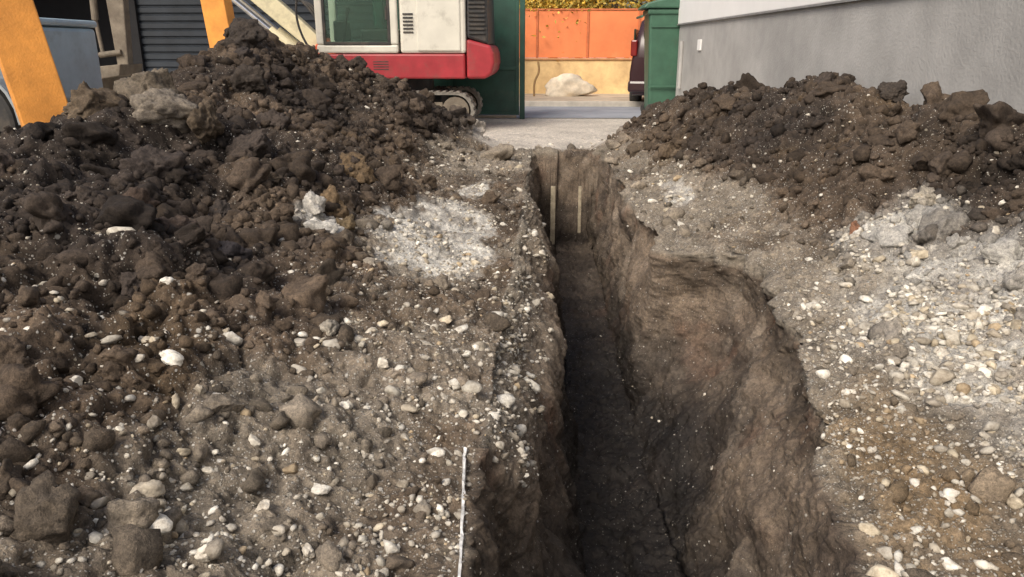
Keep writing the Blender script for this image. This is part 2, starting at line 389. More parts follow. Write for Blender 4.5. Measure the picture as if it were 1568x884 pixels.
def gz(x,y): 
    _,j,_=kd.find((x,y,0)); return flatP[sub[j],2]
pp=np.array([(a,b,gz(a,b)) for a,b,c in near])
scatter('loose_rocks',pp,np.array([c for a,b,c in near])*.85,scol(len(near))*1.12,[variant(4,500+k,.45,6,1.3) for k in range(8)],mstone,flat=.7,sink=.1)
wcl=(heap**.6)*(.3+sstep(-.2,.3,fbm(X,YY,Z,1.5,3,130)))+.14*(~inT)*(1-yard)*(1-patch)*edgekeep
i=pick(wcl*persp**.6,10000); s=np.clip(np.exp(rng.normal(math.log(.015),.5,len(i)))*(.8+.12*PF[i,1]),.006,.07)
scatter('soil_crumbs',PF[i],s,CF[i]*rng.uniform(.6,1.35,(len(i),1)),VC,mclod,flat=.85,sink=.3)
i=pick(wcl*persp**.5*(edgekeep>.9),650); s=np.clip(np.exp(rng.normal(math.log(.06),.42,len(i)))*(.8+.06*PF[i,1]),.025,.19)
scatter('soil_clods',PF[i],s,CF[i]*rng.uniform(.7,1.2,(len(i),1)),V3,mclod,flat=.75,sink=.35)
big=[(-1.42,5.7,.18,(.13,.095,.06)),(-1.33,4.75,.17,(.15,.11,.07)),(-1.2,4.6,.09,(.14,.11,.07)),(-1.62,3.25,.13,(.075,.058,.05)),(-1.45,3.4,.12,(.04,.037,.042)),(-.85,2.85,.05,(.34,.32,.28)),
     (-2.55,5.05,.28,(.15,.13,.105)),(-2.2,5.0,.17,(.10,.08,.06)),(-2.82,4.8,.21,(.12,.095,.07)),(-2.35,4.9,.22,(.20,.18,.155)),(-2.0,3.6,.14,(.08,.06,.05)),(-1.8,4.2,.12,(.05,.043,.04)),
     (2.2,4.45,.12,(.34,.32,.28)),(1.85,4.5,.05,(.22,.12,.08)),(2.5,7.3,.15,(.06,.05,.045)),(2.75,6.3,.14,(.055,.047,.042)),(-3.1,8.2,.24,(.055,.047,.042)),(-2.7,3.6,.16,(.07,.056,.05)),(-2.3,2.9,.14,(.09,.07,.058)),(-1.9,2.4,.11,(.08,.065,.05)),
     (-1.9,5.0,.18,(.06,.05,.045)),(-2.2,4.3,.17,(.055,.046,.042)),(-1.7,4.7,.12,(.08,.065,.05)),(-2.1,6.0,.20,(.06,.05,.045)),(-1.25,3.9,.09,(.08,.065,.055)),(-1.55,2.75,.1,(.06,.05,.045)),(-2.6,7.0,.22,(.055,.047,.042)),(-2.9,7.6,.2,(.05,.042,.038))]
pp=np.array([(b[0],b[1],gz(b[0],b[1])) for b in big])
scatter('earth_lumps',pp,np.array([b[2] for b in big])*.85,np.array([b[3] for b in big]),[variant(5,600+k,.75,5,1.4,.5,.16) for k in range(8)],mclod,flat=.8,sink=.3)

# ------------------------------------------------------------------ part helpers
def empty(name,loc=(0,0,0),rz=0):
    e=bpy.data.objects.new(name,None); e.empty_display_size=.2; e.location=loc; e.rotation_euler=(0,0,rz); S.collection.objects.link(e); return e
def obj(name,bm,mat,parent=None,bevel=0,smooth=False,seg=2):
    me=bpy.data.meshes.new(name); bmesh.ops.recalc_face_normals(bm,faces=bm.faces); bm.to_mesh(me); bm.free()
    o=bpy.data.objects.new(name,me); S.collection.objects.link(o)
    if mat: me.materials.append(mat)
    if parent: o.parent=parent
    if bevel>0:
        b=o.modifiers.new('bev','BEVEL'); b.width=bevel; b.segments=seg; b.limit_method='ANGLE'; b.angle_limit=math.radians(35)
    if smooth:
        for p in me.polygons: p.use_smooth=True
    return o
def bbox(bm,a,b):
    r=bmesh.ops.create_cube(bm,size=1)
    for v in r['verts']:
        v.co=Vector([(a[k]+b[k])/2+v.co[k]*(b[k]-a[k]) for k in range(3)])
    return r['verts']
def box(name,a,b,mat,parent=None,bevel=0):
    bm=bmesh.new(); bbox(bm,a,b); return obj(name,bm,mat,parent,bevel)
def prism(name,pts,y0,y1,mat,parent=None,bevel=0,smooth=False):
    bm=bmesh.new(); a=[bm.verts.new((x,y0,z)) for x,z in pts]; b=[bm.verts.new((x,y1,z)) for x,z in pts]
    bm.faces.new(a); bm.faces.new(b[::-1]); n=len(pts)
    for k in range(n): bm.faces.new((a[k],a[(k+1)%n],b[(k+1)%n],b[k]))
    return obj(name,bm,mat,parent,bevel,smooth)
def cylbm(bm,p,q,r,seg=20,r2=None):
    p=Vector(p);q=Vector(q); d=q-p
    res=bmesh.ops.create_cone(bm,cap_ends=True,segments=seg,radius1=r,radius2=r if r2 is None else r2,depth=d.length)
    M=Matrix.Translation((p+q)/2)@d.to_track_quat('Z','Y').to_matrix().to_4x4()
    bmesh.ops.transform(bm,matrix=M,verts=res['verts'])
def cyl(name,p,q,r,mat,parent=None,seg=24,bevel=0,r2=None):
    bm=bmesh.new(); cylbm(bm,p,q,r,seg,r2); return obj(name,bm,mat,parent,bevel)
def stroke(pts,w):
    L=[];Rr=[]
    for k,(x,z) in enumerate(pts):
        a=pts[max(0,k-1)];b=pts[min(len(pts)-1,k+1)]
        dx,dz=b[0]-a[0],b[1]-a[1]; l=math.hypot(dx,dz); n=(-dz/l,dx/l)
        ww=w[k]/2; L.append((x+n[0]*ww,z+n[1]*ww)); Rr.append((x-n[0]*ww,z-n[1]*ww))
    return L+Rr[::-1]

# ------------------------------------------------------------------ materials
Mwhite=simple('cream_white_paint',(.66,.64,.56),.4,var=.06,dirt=.25,scale=3.)
Mred=simple('red_paint',(.36,.03,.04),.45,var=.15,dirt=.32,scale=4.)
Mblack=simple('black_rubber',(.03,.03,.03),.7,dirt=.5,scale=5.)
Mdark=simple('dark_steel',(.045,.045,.048),.5,metal=.3,dirt=.4)
Mmud=simple('muddy_steel',(.20,.17,.13),.8,var=.3,dirt=.6,scale=5.,bump=.4)
Mtrk=simple('dusty_track',(.22,.205,.18),.85,var=.3,dirt=.4,scale=6.,bump=.4)
Mcream=simple('cream_boom_paint',(.66,.60,.40),.45,var=.08,dirt=.3,scale=3.)
Mgreen=simple('gate_green_paint',(.018,.065,.047),.5,var=.3,dirt=.15,scale=2.)
Mbin=simple('bin_green_plastic',(.05,.13,.085),.5,var=.15,scale=3.,dirt=.1)
Mor=simple('orange_sheet_metal',(.92,.27,.10),.5,var=.14,scale=.9,dirt=.2,dirtcol=(.8,.42,.2,1))  # orange panels; sunlit warmth and pale highlights put into the colour
Mort=simple('orange_timber_stain',(.80,.33,.06),.55,var=.2,scale=3.,bump=.3,dirt=.12,dirtcol=(.5,.2,.05,1))
Mfw=simple('sunlit_fence_base_render',(.92,.60,.30),.85,var=.25,scale=1.5,bump=.3)  # concrete base wall; golden sunlight is baked into this albedo
Mblue=simple('pale_blue_paint',(.34,.46,.54),.45,var=.1,dirt=.25,scale=3.)
Mshut=simple('shutter_slate',(.030,.038,.050),.45,metal=.2,var=.2,scale=2.)
Mblk=simple('dark_interior',(.012,.012,.014),.9)
Mplinth=simple('grey_plinth_render',(.385,.38,.37),.92,var=.16,scale=1.1,bump=.5,bscale=35.,dirt=.08,dirtcol=(.25,.24,.22,1))
Mwwall=simple('white_wall_render',(.80,.80,.79),.9,var=.03,scale=1.5,bump=.3,bscale=60)
Masph=simple('asphalt',(.30,.32,.36),.85,var=.15,scale=1.2,bump=.4,bscale=80)
Mpave=simple('pavement_concrete',(.50,.42,.32),.9,var=.25,scale=2.,bump=.3)
Mkerb=simple('kerb_concrete',(.50,.46,.40),.9,var=.15,scale=4.,bump=.3)
Mcar=simple('dark_maroon_paint',(.045,.022,.025),.25,var=.05,scale=2.)
Mtl=simple('tail_light_red',(.20,.015,.015),.25)
Mchr=simple('chrome',(.6,.6,.6),.2,metal=1.)
Mpost=simple('pale_timber',(.42,.36,.26),.8,var=.3,scale=12.,bump=.4,dirt=.4)
Mstrip=simple('white_concrete_edge',(.80,.79,.76),.8,var=.3,scale=25.,bump=.5,dirt=.2)
Mroof=simple('roof_tiles',(.16,.07,.05),.8,var=.2,scale=4.)
Mboul=simple('pale_boulder',(.72,.63,.50),.9,var=.25,scale=3.,bump=.8,bscale=12.)
def glassmat(name,c,r=.08):
    m,nt,b=newmat(name); b.inputs['Base Color'].default_value=c+(1,); b.inputs['Roughness'].default_value=r; b.inputs['Specular IOR Level'].default_value=.8; return m
Mglass=glassmat('tinted_glass',(.02,.05,.035))

# ------------------------------------------------------------------ excavator
ex=empty('excavator')
y0,y1=12.9,14.8
def track(name,ya,yb):
    xa,xb,r=-3.75,-1.13,.30
    pts=[]
    for k in range(13):
        a=-math.pi/2+math.pi*k/12; pts.append((xb-r+r*math.cos(a),.33+r*math.sin(a)))
    for k in range(13):
        a=math.pi/2+math.pi*k/12; pts.append((xa+r+r*math.cos(a),.33+r*math.sin(a)))
    inn=[]
    cx=(xa+xb)/2
    for x,z in pts: 
        s=.045
        ex_=xb-r if x>cx else xa+r
        if x>xb-r or x<xa+r:
            d=math.hypot(x-ex_,z-.33); inn.append((ex_+(x-ex_)*(d-s)/d,.33+(z-.33)*(d-s)/d))
        else: inn.append((x,z-s*(1 if z>.33 else -1)))
    bm=bmesh.new(); n=len(pts)
    A=[bm.verts.new((x,ya,z)) for x,z in pts];B=[bm.verts.new((x,yb,z)) for x,z in pts]
    A2=[bm.verts.new((x,ya,z)) for x,z in inn];B2=[bm.verts.new((x,yb,z)) for x,z in inn]
    for k in range(n):
        j=(k+1)%n
        bm.faces.new((A[k],A[j],B[j],B[k])); bm.faces.new((A2[k],B2[k],B2[j],A2[j])); bm.faces.new((A[k],A2[k],A2[j],A[j])); bm.faces.new((B[k],B[j],B2[j],B2[k]))
    per=[]
    for k in range(n):
        p=Vector(pts[k]);q=Vector(pts[(k+1)%n]); per.append((p,q,(q-p).length))
    tot=sum(p[2] for p in per); m=int(tot/.11); 
    for g in range(m):
        s=g*tot/m
        for p,q,l in per:
            if s<=l: break
            s-=l
        c=p+(q-p)*(s/max(l,1e-6)); d=(q-p).normalized(); nn=Vector((d.y,-d.x))
        vs=[]
        for yv in (ya-.005,yb+.005):
            for (u,w) in ((-.034,-.01),(.034,-.01),(.028,.018),(-.028,.018)):
                w2=c+d*u+nn*w; vs.append(bm.verts.new((w2.x,yv,w2.y)))
        for f in ((0,1,2,3),(7,6,5,4),(0,4,5,1),(1,5,6,2),(2,6,7,3),(3,7,4,0)): bm.faces.new([vs[i] for i in f])
    obj(name,bm,Mtrk,ex)
    bm=bmesh.new(); ym=(ya+yb)/2; h=(yb-ya)/2-.03
    cylbm(bm,(xb-r,ym-h,.33),(xb-r,ym+h,.33),.225,28); cylbm(bm,(xa+r,ym-h,.33),(xa+r,ym+h,.33),.23,28)
    cylbm(bm,(xb-r,ya-.01,.33),(xb-r,ya+.1,.33),.12,20); cylbm(bm,(xb-r,ya-.04,.33),(xb-r,ya+.1,.33),.055,16)
    for k in range(5):
        x=-3.2+k*.36; cylbm(bm,(x,ym-h,.15),(x,ym+h,.15),.09,18)
    for x in (-2.9,-2.1): cylbm(bm,(x,ym-h,.52),(x,ym+h,.52),.06,14)
    bbox(bm,(-3.3,ya+.08,.24),(-1.65,yb-.08,.46))
    obj(name+'_wheels',bm,Mmud,ex,.006)
track('track_near',y0+.02,y0+.42); track('track_far',y1-.42,y1-.02)
box('undercarriage',(-3.2,y0+.42,.35),(-1.7,y1-.42,.62),Mdark,ex,.03)
cyl('slew_ring',(-2.4,13.85,.62),(-2.4,13.85,.83),.5,Mdark,ex,32)
def plan(name,x0,xr,ya,yb,z0,z1,mat,bev=.03,rr=.55):
    bm=bmesh.new(); pts=[(x0,ya),(xr-rr*.35,ya)]
    for k in range(1,12):
        a=-math.pi/2+math.pi*k/12
        pts.append((xr-rr*.35+rr*.35*math.cos(a)**.8,(ya+yb)/2+(yb-ya)/2*math.sin(a)))
    pts+=[(xr-rr*.35,yb),(x0,yb)]
    A=[bm.verts.new((x,y,z0)) for x,y in pts];B=[bm.verts.new((x,y,z1)) for x,y in pts]
    bm.faces.new(A);bm.faces.new(B[::-1]);n=len(pts)
    for k in range(n): bm.faces.new((A[k],A[(k+1)%n],B[(k+1)%n],B[k]))
    return obj(name,bm,mat,ex,bev)
plan('platform_skirt',-3.62,-1.24,y0,y1,.84,1.23,Mred,.03,.05)
bm=bmesh.new()
prof=[(-1.23,.84),(-.92,.84),(-.82,.92),(-.78,1.08),(-.79,1.24),(-.84,1.36),(-1.23,1.46)]
a=[bm.verts.new((x,y0-.01,z)) for x,z in prof]; b=[bm.verts.new((x,y1+.01,z)) for x,z in prof]
bm.faces.new(a);bm.faces.new(b[::-1])
for k in range(len(prof)): bm.faces.new((a[k],a[(k+1)%len(prof)],b[(k+1)%len(prof)],b[k]))
obj('counterweight',bm,Mred,ex,.05,seg=4)
prism('engine_hood',[(-2.30,1.235),(-1.235,1.235),(-1.235,2.3),(-1.4,2.42),(-2.3,2.42)],y0+.01,y1-.02,Mwhite,ex,.045)
box('hood_panel',(-2.02,y0-.012,1.27),(-1.32,y0+.03,2.25),Mwhite,ex,.03)
prism('radiator_grille',[(-1.22,1.47),(-.88,1.37),(-.90,2.2),(-1.0,2.33),(-1.22,2.36)],y0+.03,y1-.03,Mdark,ex,.04)
bm=bmesh.new()
for k in range(11): bbox(bm,(-1.19,y0+.005,1.53+k*.065),(-.93,y0+.035,1.56+k*.065))
obj('grille_slats',bm,Mblack,ex,.004)
bm=bmesh.new()
for k in range(6): bbox(bm,(-2.24,y0-.004,1.55+k*.055),(-2.08,y0+.02,1.575+k*.055))
for k in range(4): bbox(bm,(-2.75,y0-.004,.98+k*.04),(-2.5,y0+.012,.995+k*.04))
obj('vents',bm,Mblack,ex)
bm=bmesh.new()
def frame(bm,x0,x1,z0,z1,ya,yb,w):
    bbox(bm,(x0,ya,z0),(x1,yb,z0+w)); bbox(bm,(x0,ya,z1-w),(x1,yb,z1)); bbox(bm,(x0,ya,z0+w),(x0+w,yb,z1-w)); bbox(bm,(x1-w,ya,z0+w),(x1,yb,z1-w))
cw=.13
frame(bm,-3.66,-2.33,1.24,2.72,y0-.01,y0+.07,cw)
frame(bm,-3.66,-2.33,1.24,2.72,y0+.85,y0+.93,cw)
bbox(bm,(-3.66,y0+.071,1.24),(-2.33,y0+.849,1.42)); bbox(bm,(-3.66,y0+.071,2.60),(-2.33,y0+.849,2.76)); bbox(bm,(-2.47,y0+.071,1.42),(-2.33,y0+.849,1.6))
obj('cab',bm,Mwhite,ex,.03)
bm=bmesh.new(); frame(bm,-3.54,-2.45,1.37,2.60,y0-.018,y0+.03,.045); bbox(bm,(-2.52,y0-.03,1.75),(-2.49,y0-.019,1.95)); obj('window_seal',bm,Mblack,ex,.006)
mg,nt,b=newmat('cab_glass'); b.inputs['Base Color'].default_value=(.40,.55,.47,1); b.inputs['Roughness'].default_value=.03; b.inputs['Transmission Weight'].default_value=.92; b.inputs['IOR'].default_value=1.15
box('window_glass',(-3.50,y0+.0,1.41),(-2.49,y0+.008,2.56),mg,ex)
box('window_glass_far',(-3.50,y0+.88,1.41),(-2.49,y0+.888,2.56),mg,ex)
Mgreenin=simple('seat_green',(.03,.11,.085),.7)
box('seat_base',(-3.0,y0+.25,1.42),(-2.55,y0+.7,1.62),Mdark,ex,.04); box('seat_back',(-2.78,y0+.27,1.62),(-2.60,y0+.68,2.2),Mgreenin,ex,.05)
cyl('lever',(-3.3,y0+.3,1.42),(-3.2,y0+.3,1.85),.02,Mblack,ex,10); cyl('lever_knob',(-3.2,y0+.3,1.85),(-3.18,y0+.3,1.95),.035,Mblack,ex,10)
box('console',(-3.45,y0+.3,1.42),(-3.25,y0+.7,1.75),Mdark,ex,.03)
yb=14.15
prism('boom',stroke([(-3.7,1.12),(-4.3,1.65),(-5.0,2.25),(-5.7,2.75),(-6.5,3.05),(-7.45,3.2)],[.26,.30,.32,.36,.30,.2]),yb-.13,yb+.13,Mcream,ex,.02)
prism('boom_foot',[(-3.62,.9),(-4.05,.9),(-4.1,1.25),(-3.85,1.5),(-3.62,1.4)],yb-.2,yb+.2,simple('orange_red_paint',(.65,.10,.03),.45,dirt=.2),ex,.02)
bm=bmesh.new(); 
for dy in (-.22,.22):
    cylbm(bm,(-4.0,yb+dy,1.05),(-4.75,yb+dy,1.62),.075,18)
obj('boom_cylinder',bm,Mcream,ex)
bm=bmesh.new()
for dy in (-.22,.22): cylbm(bm,(-4.75,yb+dy,1.62),(-5.45,yb+dy,2.2),.04,14)
cylbm(bm,(-6.7,yb,3.5),(-7.35,yb,3.6),.035,14)
obj('cylinder_rods',bm,Mchr,ex)
cyl('stick_cylinder',(-5.4,yb,3.1),(-6.7,yb,3.5),.07,Mcream,ex,18)
prism('stick',stroke([(-7.3,3.7),(-7.42,3.2),(-7.5,2.2),(-7.52,1.0)],[.16,.36,.32,.2]),yb-.1,yb+.1,Mmud,ex,.02)
bm=bmesh.new(); cylbm(bm,(-7.9,yb,2.9),(-7.95,yb,1.8),.06,14); cylbm(bm,(-7.95,yb,1.8),(-7.9,yb,1.2),.035,12); cylbm(bm,(-7.9,yb-.12,1.2),(-7.5,yb-.12,1.25),.05,12)
obj('bucket_linkage',bm,Mmud,ex)
prism('bucket',[(-7.4,1.05),(-7.95,1.0),(-8.15,.7),(-8.05,.3),(-7.7,.08),(-7.3,.12),(-7.35,.2),(-7.65,.25),(-7.85,.5),(-7.8,.8),(-7.45,.85)],yb-.4,yb+.4,Mmud,ex,.015)
def tube(name,pts,r,mat,parent):
    cu=bpy.data.curves.new(name,'CURVE'); cu.dimensions='3D'; cu.bevel_depth=r; cu.bevel_resolution=3
    sp=cu.splines.new('BEZIER'); sp.bezier_points.add(len(pts)-1)
    for k,p in enumerate(pts):
        bp=sp.bezier_points[k]; bp.co=p; bp.handle_left_type=bp.handle_right_type='AUTO'
    cu.materials.append(mat); o=bpy.data.objects.new(name,cu); S.collection.objects.link(o)
    if parent: o.parent=parent
    return o
for k in range(3):
    tube('hydraulic_hose_%d'%k,[(-3.72,yb-.25-.04*k,1.5),(-3.95-.05*k,yb-.28,2.0),(-4.35,yb-.2,2.15+.05*k),(-5.0,yb-.15,2.5),(-5.8,yb-.15,3.0)],.022,Mblack,ex)
tube('handrail',[(-3.72,y0+.1,1.3),(-3.86,y0+.1,1.4),(-3.86,y0+.1,2.3),(-3.7,y0+.1,2.4)],.018,Mdark,ex)

# ------------------------------------------------------------------ gate
gt=empty('green_metal_gate')
gy=15.3
box('sheet',(-3.1,gy,.12),(-.52,gy+.02,2.5),Mgreen,gt)
bm=bmesh.new()
for x in (-3.14,-1.80,-.52): bbox(bm,(x,gy-.03,.08),(x+.07,gy+.045,2.55))
for z in (.08,.92,2.48): bbox(bm,(-3.07,gy-.027,z),(-1.8,gy+.042,z+.06)); bbox(bm,(-1.73,gy-.027,z),(-.52,gy+.042,z+.06))
obj('frame',bm,Mgreen,gt,.006)
box('gate_post',(-.44,gy-.05,0),(-.34,gy+.05,2.7),Mgreen,gt,.01)
box('bottom_board',(-1.7,gy-.08,.02),(-.5,gy-.02,.075),simple('old_wood',(.25,.21,.16),.9,dirt=.3),gt,.01)

# ------------------------------------------------------------------ garage building with shutter
gb=empty('garage_building')
gyf=16.6
box('side_wall_left',(-15,gyf,0),(-12.2,gyf+.3,4.6),Mdark,gb)
box('pier',(-8.75,gyf,0),(-8.45,gyf+.3,3.4),Mblk,gb)
box('end_pier',(-3.3,gyf,0),(-3.0,gyf+.3,3.4),Mdark,gb)
box('lintel',(-12.2,gyf,3.4),(-3.0,gyf+.3,4.6),Mplinth,gb)
box('inner_wall',(-12.2,gyf+2.5,0),(-8.4,gyf+2.6,3.4),Mblk,gb)
box('inner_floor',(-12.2,gyf+.31,.01),(-8.45,gyf+2.49,.03),Mblk,gb)
box('end_wall',(-3.3,gyf+.3,0),(-3.0,gyf+7,4.6),Mplinth,gb)
box('back_wall',(-15,gyf+6.7,0),(-3.3,gyf+7,4.6),Mplinth,gb)
box('roof',(-15.3,gyf-1.6,4.6),(-2.8,gyf+7.3,4.85),Mdark,gb)
bm=bmesh.new(); ns=22; dz=3.4/ns
prv=None
for k in range(ns):
    for (u,w) in ((0,0),(.15,-.035),(.75,-.035),(.9,0)):
        z=(k+u)*dz; y=gyf+.12+w
        cur=(bm.verts.new((-8.45,y,z)),bm.verts.new((-3.3,y,z)))
        if prv: bm.faces.new((prv[0],prv[1],cur[1],cur[0]))
        prv=cur
obj('roller_shutter',bm,Mshut,gb)

# ------------------------------------------------------------------ timber frame
tf=empty('orange_timber_frame')
def post(name,base,top,w,d,rz):
    bm=bmesh.new(); r=bmesh.ops.create_cube(bm,size=1)
    c,s=math.cos(rz),math.sin(rz)
    for v in r['verts']:
        e=Vector(top) if v.co.z>0 else Vector(base)
        x,y=v.co.x*w,v.co.y*d; v.co=Vector((e.x+x*c-y*s,e.y+x*s+y*c,e.z))
    return obj(name,bm,Mort,tf,.01)
post('post_front',(-3.88,6.2,0),(-4.42,6.2,3.0),.36,.3,math.radians(38))
post('post_back',(-4.48,11.5,0),(-4.76,11.5,3.0),.38,.2,math.radians(-12))
box('top_beam',(-4.74,6.0,3.0),(-4.44,11.9,3.25),Mort,tf,.01)
# ------------------------------------------------------------------ compressor trailer
ct=empty('blue_compressor_trailer',(-.38,0,-.03))
box('housing',(-6.7,7.9,.78),(-4.74,9.1,1.56),Mblue,ct,.05)
box('lid',(-6.72,7.88,1.565),(-4.72,9.12,1.64),Mblue,ct,.03)
bm=bmesh.new(); bbox(bm,(-5.02,7.86,1.40),(-4.98,7.90,1.58)); bbox(bm,(-4.86,7.86,1.40),(-4.82,7.90,1.58)); bbox(bm,(-5.05,7.87,.95),(-4.80,7.9,.99)); bbox(bm,(-5.1,7.885,.85),(-5.08,7.9,1.5)); bbox(bm,(-4.70,7.95,1.2),(-4.62,8.0,1.26))
obj('latches',bm,simple('blue_grey_trim',(.12,.18,.22),.4),ct,.005)
bm=bmesh.new(); cylbm(bm,(-5.35,7.55,.62),(-5.35,7.8,.62),.52,36); obj('wheel',bm,Mblack,ct,.05)
bm=bmesh.new(); cylbm(bm,(-5.35,7.52,.62),(-5.35,7.81,.62),.3,30); obj('wheel_rim',bm,simple('pale_rim',(.4,.42,.43),.5,dirt=.4),ct,.02)
prism('fender',stroke([(-5.35+.60*math.cos(math.radians(a)),.62+.60*math.sin(math.radians(a))) for a in range(0,181,15)],[.03]*13),7.5,7.88,simple('fender_grey',(.3,.33,.35),.5,dirt=.3),ct)
box('chassis',(-7.6,8.2,.45),(-4.8,8.8,.6),Mdark,ct,.02)
# ------------------------------------------------------------------ right house
rh=empty('rendered_house',(3.08,4.8,0),math.atan2(.52,10.7))
box('plinth',(0.03,-9,-.05),(6,10.72,1.755),Mplinth,rh)
box('upper_wall',(0,-9.03,1.757),(6.03,10.75,6.2),Mwwall,rh,.01)
box('drip_edge',(-.012,-9.04,1.735),(.028,10.76,1.756),simple('drip_grey',(.25,.25,.25),.6),rh)
box('vent_box',(-.0,8.9,1.28),(.029,9.12,1.46),Mwwall,rh,.01)
cyl('wall_pipe',(0.0,10.3,.6),(0.0,10.3,1.45),.035,Mplinth,rh,12)
bm=bmesh.new(); vs=[(-.5,-9.5,6.2),(6.5,-9.5,6.2),(6.5,11.2,6.2),(-.5,11.2,6.2),(3,-9.5,8.8),(3,11.2,8.8)]
v=[bm.verts.new(p) for p in vs]
for f in ((0,1,2,3),(0,3,5,4),(1,4,5,2),(0,4,1),(3,2,5)): bm.faces.new([v[k] for k in f])
obj('roof',bm,Mroof,rh)
for k,yv in enumerate((-4.5,0,4.5)):
    box('window_%d'%k,(-.02,yv,3.2),(.01,yv+1.3,4.6),Mglass,rh); 
    bm=bmesh.new()
    for a,b in (((-.05,yv-.08,3.12),(.02,yv+1.38,3.2)),((-.05,yv-.08,4.6),(.02,yv+1.38,4.68)),((-.05,yv-.08,3.2),(.02,yv,4.6)),((-.05,yv+1.3,3.2),(.02,yv+1.38,4.6)),((-.05,yv+.62,3.2),(.005,yv+.68,4.6))): bbox(bm,a,b)
    obj('window_frame_%d'%k,bm,Mwwall,rh)
# ------------------------------------------------------------------ road, pavement
def sheet(name,x0,x1,ya,yb,z,mat):
    bm=bmesh.new(); v=[bm.verts.new(p) for p in ((x0,ya,z),(x1,ya,z),(x1,yb,z),(x0,yb,z))]; bm.faces.new(v); return obj(name,bm,mat)
sheet('road',-60,60,15.45,18.6,.012,Masph)
box('kerb',(-60,18.6,-.05),(60,18.75,.13),Mkerb,None,.015)
box('pavement',(-60,18.752,-.05),(60,22.3,.125),Mpave)
fe=empty('orange_panel_fence')
fy=22.0
box('base_wall',(-25,fy,.1),(30,fy+.25,1.02),Mfw,fe)
box('coping',(-25,fy-.04,1.022),(30,fy+.29,1.07),simple('coping',(.6,.3,.14),.8),fe,.01)
x=-25.
pan=bmesh.new(); po=bmesh.new()
while x<29:
    bbox(pan,(x+.03,fy+.1,1.08),(x+1.35,fy+.13,2.3))
    bbox(po,(x-.03,fy+.07,1.072),(x+.028,fy+.16,2.36))
    x+=1.38
bbox(po,(-25,fy+.08,2.305),(30,fy+.15,2.35)); 
obj('panels',pan,Mor,fe,.008); obj('posts',po,simple('fence_post_brown',(.6,.18,.07),.5),fe,.004)
v,f=variant(4,901,.5,3); bm=bmesh.new(); vv=[bm.verts.new((p[0]*.66+.72,p[1]*.35+20.9,max(p[2]*.36+.26,.1))) for p in v]
for t_ in f: bm.faces.new([vv[k] for k in t_])
obj('pale_boulder',bm,Mboul,None,0,True)
tube('bent_pipe_stake',[(-.22,20.7,.1),(-.20,20.7,.5),(-.1,20.7,.75),(-.12,20.7,1.0)],.03,simple('rusty_pipe',(.35,.22,.1),.8),None)
# wheelie bin
wb=empty('green_wheelie_bin',(-.24,0,0))
bm=bmesh.new(); r=bmesh.ops.create_cube(bm,size=1)
for q in r['verts']:
    top=q.co.z>0; w=.37 if top else .29; d=.40 if top else .32
    q.co=Vector((2.62+math.copysign(w,q.co.x),15.95+math.copysign(d,q.co.y),1.98 if top else .12))
obj('body',bm,Mbin,wb,.05)
box('rim',(2.22,15.52,1.93),(3.02,16.38,2.03),Mbin,wb,.03)
prism('lid',[(2.10,2.04),(3.04,2.04),(3.0,2.14),(2.6,2.24),(2.2,2.14)],15.48,16.4,Mbin,wb,.03)
cyl('handle',(2.12,15.55,1.9),(2.12,16.35,1.9),.025,Mbin,wb,12)
for dy in (15.6,16.3): cyl('wheel_%d'%int(dy*10),(2.4,dy-.04,.14),(2.4,dy+.04,.14),.14,Mblack,wb,20,.01)
bm=bmesh.new(); 
for z in (.6,1.7): bbox(bm,(2.30,15.535,z),(2.95,15.56,z+.03))
obj('ribs',bm,Mbin,wb)
car=empty('parked_car',(2.84,18.0,0),math.radians(-14))
def ploft(name,secs,mat,bev=.0):
    bm=bmesh.new(); rings=[]
    for y,pts in secs: rings.append([bm.verts.new((x,y,z)) for x,z in pts])
    n=len(rings[0])
    for a,b in zip(rings[:-1],rings[1:]):
        for k in range(n): bm.faces.new((a[k],a[(k+1)%n],b[(k+1)%n],b[k]))
    bm.faces.new(rings[0]); bm.faces.new(rings[-1][::-1]); o=obj(name,bm,mat,car,bev,True); return o
def sec(w,z0,zs,wt,zt):
    p=[(w*.92,z0),(w,z0+.15),(w*1.0,zs*.75),(w*.96,zs),(wt,zt-.08),(wt*.85,zt)]
    return p+[(-x,z) for x,z in p[::-1]]
ploft('body',[(0,sec(.84,.34,.95,.80,1.15)),(.06,sec(.90,.30,1.05,.78,1.55)),(.35,sec(.93,.27,1.12,.72,1.98)),(1.0,sec(.94,.25,1.12,.72,2.06)),(2.4,sec(.94,.25,1.12,.72,2.04)),(3.0,sec(.94,.25,1.10,.74,1.75)),(3.5,sec(.93,.27,1.02,.84,1.2)),(4.2,sec(.90,.30,.9,.8,1.0)),(4.4,sec(.8,.35,.7,.7,.8))],Mcar)
box('bumper',(-.92,-.08,.36),(.92,.12,.62),Mcar,car,.06)
for sx in (-1,1):
    a,b_=sorted((sx*.74,sx*.89)); box('tail_light_l' if sx<0 else 'tail_light_r',(a,-.02,1.15),(b_,.12,1.5),Mtl,car,.03)
box('rear_window',(-.62,.05,1.3),(.62,.13,1.8),Mglass,car,.03)
box('number_plate',(-.26,-.1,.7),(.26,-.02,.81),Mwwall,car,.01)
cyl('badge',(0,-.06,1.05),(0,.0,1.05),.08,Mchr,car,20)
for yv in (.85,3.5):
    for sx in (-1,1):
        cyl('wheel_%d_%d'%(int(yv*10),sx),(sx*.72,yv,.33),(sx*.95,yv,.33),.33,Mblack,car,28,.03); cyl('hub_%d_%d'%(int(yv*10),sx),(sx*.90,yv,.33),(sx*.965,yv,.33),.2,Mchr,car,20,.01)
for sx in (-1,1): 
    a,b_=sorted((sx*.86,sx*.90)); box('side_glass_%d'%sx,(a,.5,1.2),(b_,2.8,1.75),Mglass,car,.02)
